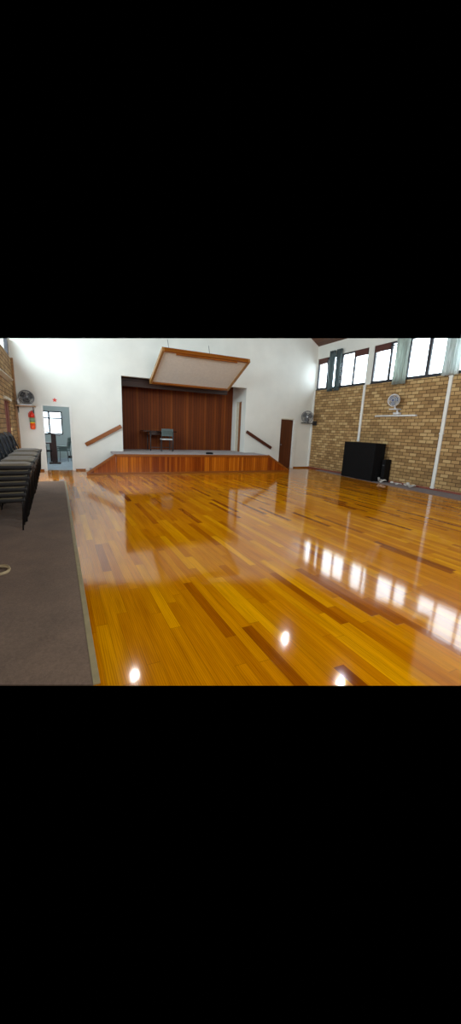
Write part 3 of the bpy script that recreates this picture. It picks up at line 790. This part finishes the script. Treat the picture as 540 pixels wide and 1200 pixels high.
# stacked chairs along the left wall
def make_chair():
    c = thing('stacking_chair', '', 'chair')
    b = MB()
    def seat(u, v):
        x = -0.22 + 0.46 * u; y = -0.235 + 0.47 * v
        e = min(u, 1 - u, v, 1 - v) * 2
        z = 0.455 + 0.026 * min(1, (e * 4)) ** 0.5 - 0.03 * max(0, u - 0.8) * 3 - 0.004 * math.cos(v * 2 * PI)
        return Vector((x, y, z))
    b.grid(seat, 12, 12)
    b.build('seat', M['olive'], c)
    b = MB(); b.box((-0.225, -0.242, 0.415), (0.243, 0.242, 0.458), 0.010); b.build('seat_pan', M['black_metal'], c)
    b = MB()
    def back(u, v):
        y = (u - 0.5) * 0.44; rr = 1 - 0.45 * max(0, v - 0.6) ** 1.2 * abs(2 * u - 1) ** 3
        return Vector((-0.235 - 0.09 * v - 0.045 * (1 - (2 * u - 1) ** 2), y, 0.52 + 0.31 * v * rr))
    b.grid(back, 12, 8, 0.022); b.build('backrest', M['shell'], c)
    for y in (-0.225, 0.225):
        b = MB(); b.tube([(0.205, y * 0.98, 0.43), (0.21, y, 0.38), (0.185, y * 1.04, 0.0)], 0.012, 6); b.build('leg', M['black_metal'], c)
        b = MB(); b.tube([(-0.26, y * 1.04, 0.0), (-0.20, y, 0.40), (-0.22, y, 0.50), (-0.30, y * 0.98, 0.74)], 0.012, 6); b.build('leg', M['black_metal'], c)
    b = MB(); b.tube([(0.205, -0.225, 0.42), (-0.20, -0.225, 0.41)], 0.011, 6); b.tube([(0.205, 0.225, 0.42), (-0.20, 0.225, 0.41)], 0.011, 6)
    b.tube([(0.19, -0.225, 0.42), (0.19, 0.225, 0.42)], 0.011, 6); b.build('seat_frame', M['black_metal'], c)
    return c
CH = make_chair()
KIDS = list(CH.children)
ordn = ['nearest', 'second nearest', 'third nearest', 'fourth nearest', 'third farthest', 'second farthest', 'farthest']
lev = ['bottom', 'second from the bottom', 'third from the bottom', 'middle', 'third from the top', 'second from the top', 'topmost']
NL = 7
first = True
for s in range(7):
    for k in range(NL):
        if first: c = CH; first = False
        else:
            c = CH.copy(); COL.objects.link(c)
            for kd in KIDS:
                q = kd.copy(); COL.objects.link(q); q.parent = c
        jit = ((s * 7919) % 5 - 2) * 0.004
        c.location = (-0.70 + 0.020 * k + jit, 5.89 + 0.505 * s, 0.010 + 0.0775 * k + (0.012 if s % 2 else 0.0) * (k > 3))
        top = ', its olive seat showing' if k == NL - 1 else ''
        c['label'] = 'black framed stacking chair, %s in the %s stack at left%s' % (lev[k], ordn[s], top)
        c['category'] = 'chair'; c['group'] = 'stacked chairs along the left wall'

# coil of cable on the carpet
cc = thing('cable_coil', 'coil of beige cable lying on the brown carpet at left edge', 'cable', (-0.665, 4.07, 0.008))
b = MB(); pts = []
for k in range(73):
    t = k / 24 * 2 * PI; r = 0.128 + 0.008 * math.sin(k * 0.9)
    pts.append((r * math.cos(t), r * 1.05 * math.sin(t), 0.011 + 0.018 * (k / 72) + 0.004 * math.sin(t * 2)))
pts += [(0.09, 0.03, 0.04), (0.02, 0.05, 0.045), (-0.08, 0.05, 0.03)]
b.tube(pts, 0.0095, 7); b.build('cable', M['rope'], cc)
b = MB(); b.tube([(-0.08, 0.05, 0.03), (-0.125, 0.045, 0.03)], 0.014, 8); b.build('connector', M['white_cable'], cc)

# ------------------------------------------------------------------ side room behind the left doorway
Y0, Y1 = D + TH, 17.5
b = MB(); b.box((-2.2, Y0, -0.02), (1.4, Y1 + 0.1, 0.0))
shell('floor_side_room', b, M['side_floor'], 'pale blue grey floor of the side room', 'floor')
wx0, wx1, wz0, wz1 = -0.62, 0.247, 1.02, 2.0
b = MB()
for x0, x1, z0, z1 in ((-2.2, wx0, 0, 2.7), (wx0, wx1, 0, wz0), (wx0, wx1, wz1, 2.7), (wx1, 1.4, 0, 2.7)): b.box((x0, Y1, z0), (x1, Y1 + 0.12, z1))
b.box((-2.2, Y0, 0), (-2.1, Y1, 2.7)); b.box((1.3, Y0, 0), (1.4, Y1, 2.7))
shell('wall_side_room', b, M['side_wall'], 'blue grey walls of the side room behind the left doorway', 'wall')
b = MB(); b.box((-2.2, Y0, 2.7), (1.4, Y1 + 0.1, 2.75)); shell('ceiling_side_room', b, M['plaster'], 'ceiling of the side room', 'ceiling')
b = MB(); b.box((wx1 + 0.12, Y1 - 0.015, 0), (1.3, Y1, 0.10)); shell('baseboard_side_room', b, M['beam'], 'dark skirting in the side room', 'skirting')
b = MB(); t = 0.05
b.box((wx0, Y1 - 0.03, wz0), (wx1, Y1 + 0.05, wz0 + t)); b.box((wx0, Y1 - 0.03, wz1 - t), (wx1, Y1 + 0.05, wz1)); b.box((wx0, Y1 - 0.03, wz0), (wx0 + t, Y1 + 0.05, wz1)); b.box((wx1 - t, Y1 - 0.03, wz0), (wx1, Y1 + 0.05, wz1))
w6 = struct(b.build('window_6', M['frame_dark']), 'dark framed bright window in the side room', 'window')
b = MB(); b.box((-0.30, Y1 - 0.03, wz0), (-0.235, Y1 + 0.05, wz1)); b.build('mullion', M['frame_dark'], w6)
b = MB(); b.box((wx0, Y1 - 0.03, 1.68), (wx1, Y1 + 0.05, 1.73)); b.build('transom', M['frame_dark'], w6)
b = MB(); b.box((wx0 + t, Y1 + 0.02, wz0 + t), (wx1 - t, Y1 + 0.026, wz1 - t)); b.build('pane', M['glass'], w6)
b = MB(); b.box((wx0 - 0.3, Y1 + 0.4, 0.7), (wx1 + 0.3, Y1 + 0.42, 2.4)); shell('sky_side_room', b, M['sky_side'], 'white daylight behind the side room window', 'sky')
lamp('side_room_fill', (0.7, 15.2, 2.4), 45, (0.92, 0.97, 1.0), 0.2)  # extra point light added to brighten the side room, no fitting behind it

lc = thing('lectern', 'dark red timber lectern with sloping top in the side room doorway', 'lectern', (-0.125, 15.1, 0))
b = MB(); b.box((-0.2, -0.2, 0), (0.2, 0.2, 0.05), 0.012); b.build('base', M['lectern'], lc)
b = MB(); b.box((-0.085, -0.07, 0.05), (0.085, 0.07, 1.10), 0.01); b.build('column', M['lectern'], lc)
b = MB(); b.box((-0.26, -0.2, 1.10), (0.24, 0.2, 1.13), 0.006, rot=Matrix.Rotation(0.26, 3, 'Y'), pivot=(0, 0, 1.115)); b.build('top', M['lectern'], lc)
for k, z in enumerate((0.0, 0.075, 0.15)):
    c = simple_chair('side_chair', '', (0.20, 15.95, z), PI * 0.9, M['plastic_grey'], M['plastic_grey'], M['grey_metal'], 'grey chairs stacked in the side room', 0.40)
    c['label'] = ('bottom grey plastic chair', 'middle grey plastic chair', 'top grey plastic chair')[k] + ' of the small stack behind the lectern'
dk = thing('side_table', 'dark side table behind the lectern at the left of the doorway', 'table', (-0.58, 16.2, 0))
b = MB(); b.box((-0.4, -0.3, 0.70), (0.36, 0.3, 0.74), 0.006); b.build('table_top', M['lectern'], dk)
for x in (-0.36, 0.32):
    for y in (-0.26, 0.26):
        b = MB(); b.box((x - 0.03, y - 0.03, 0), (x + 0.03, y + 0.03, 0.7)); b.build('leg', M['lectern'], dk)
simple_chair('office_chair', 'dark chair beside the lectern at the left of the doorway', (-0.42, 15.55, 0), 0.9, M['black_box'], M['black_box'], M['black_metal'])
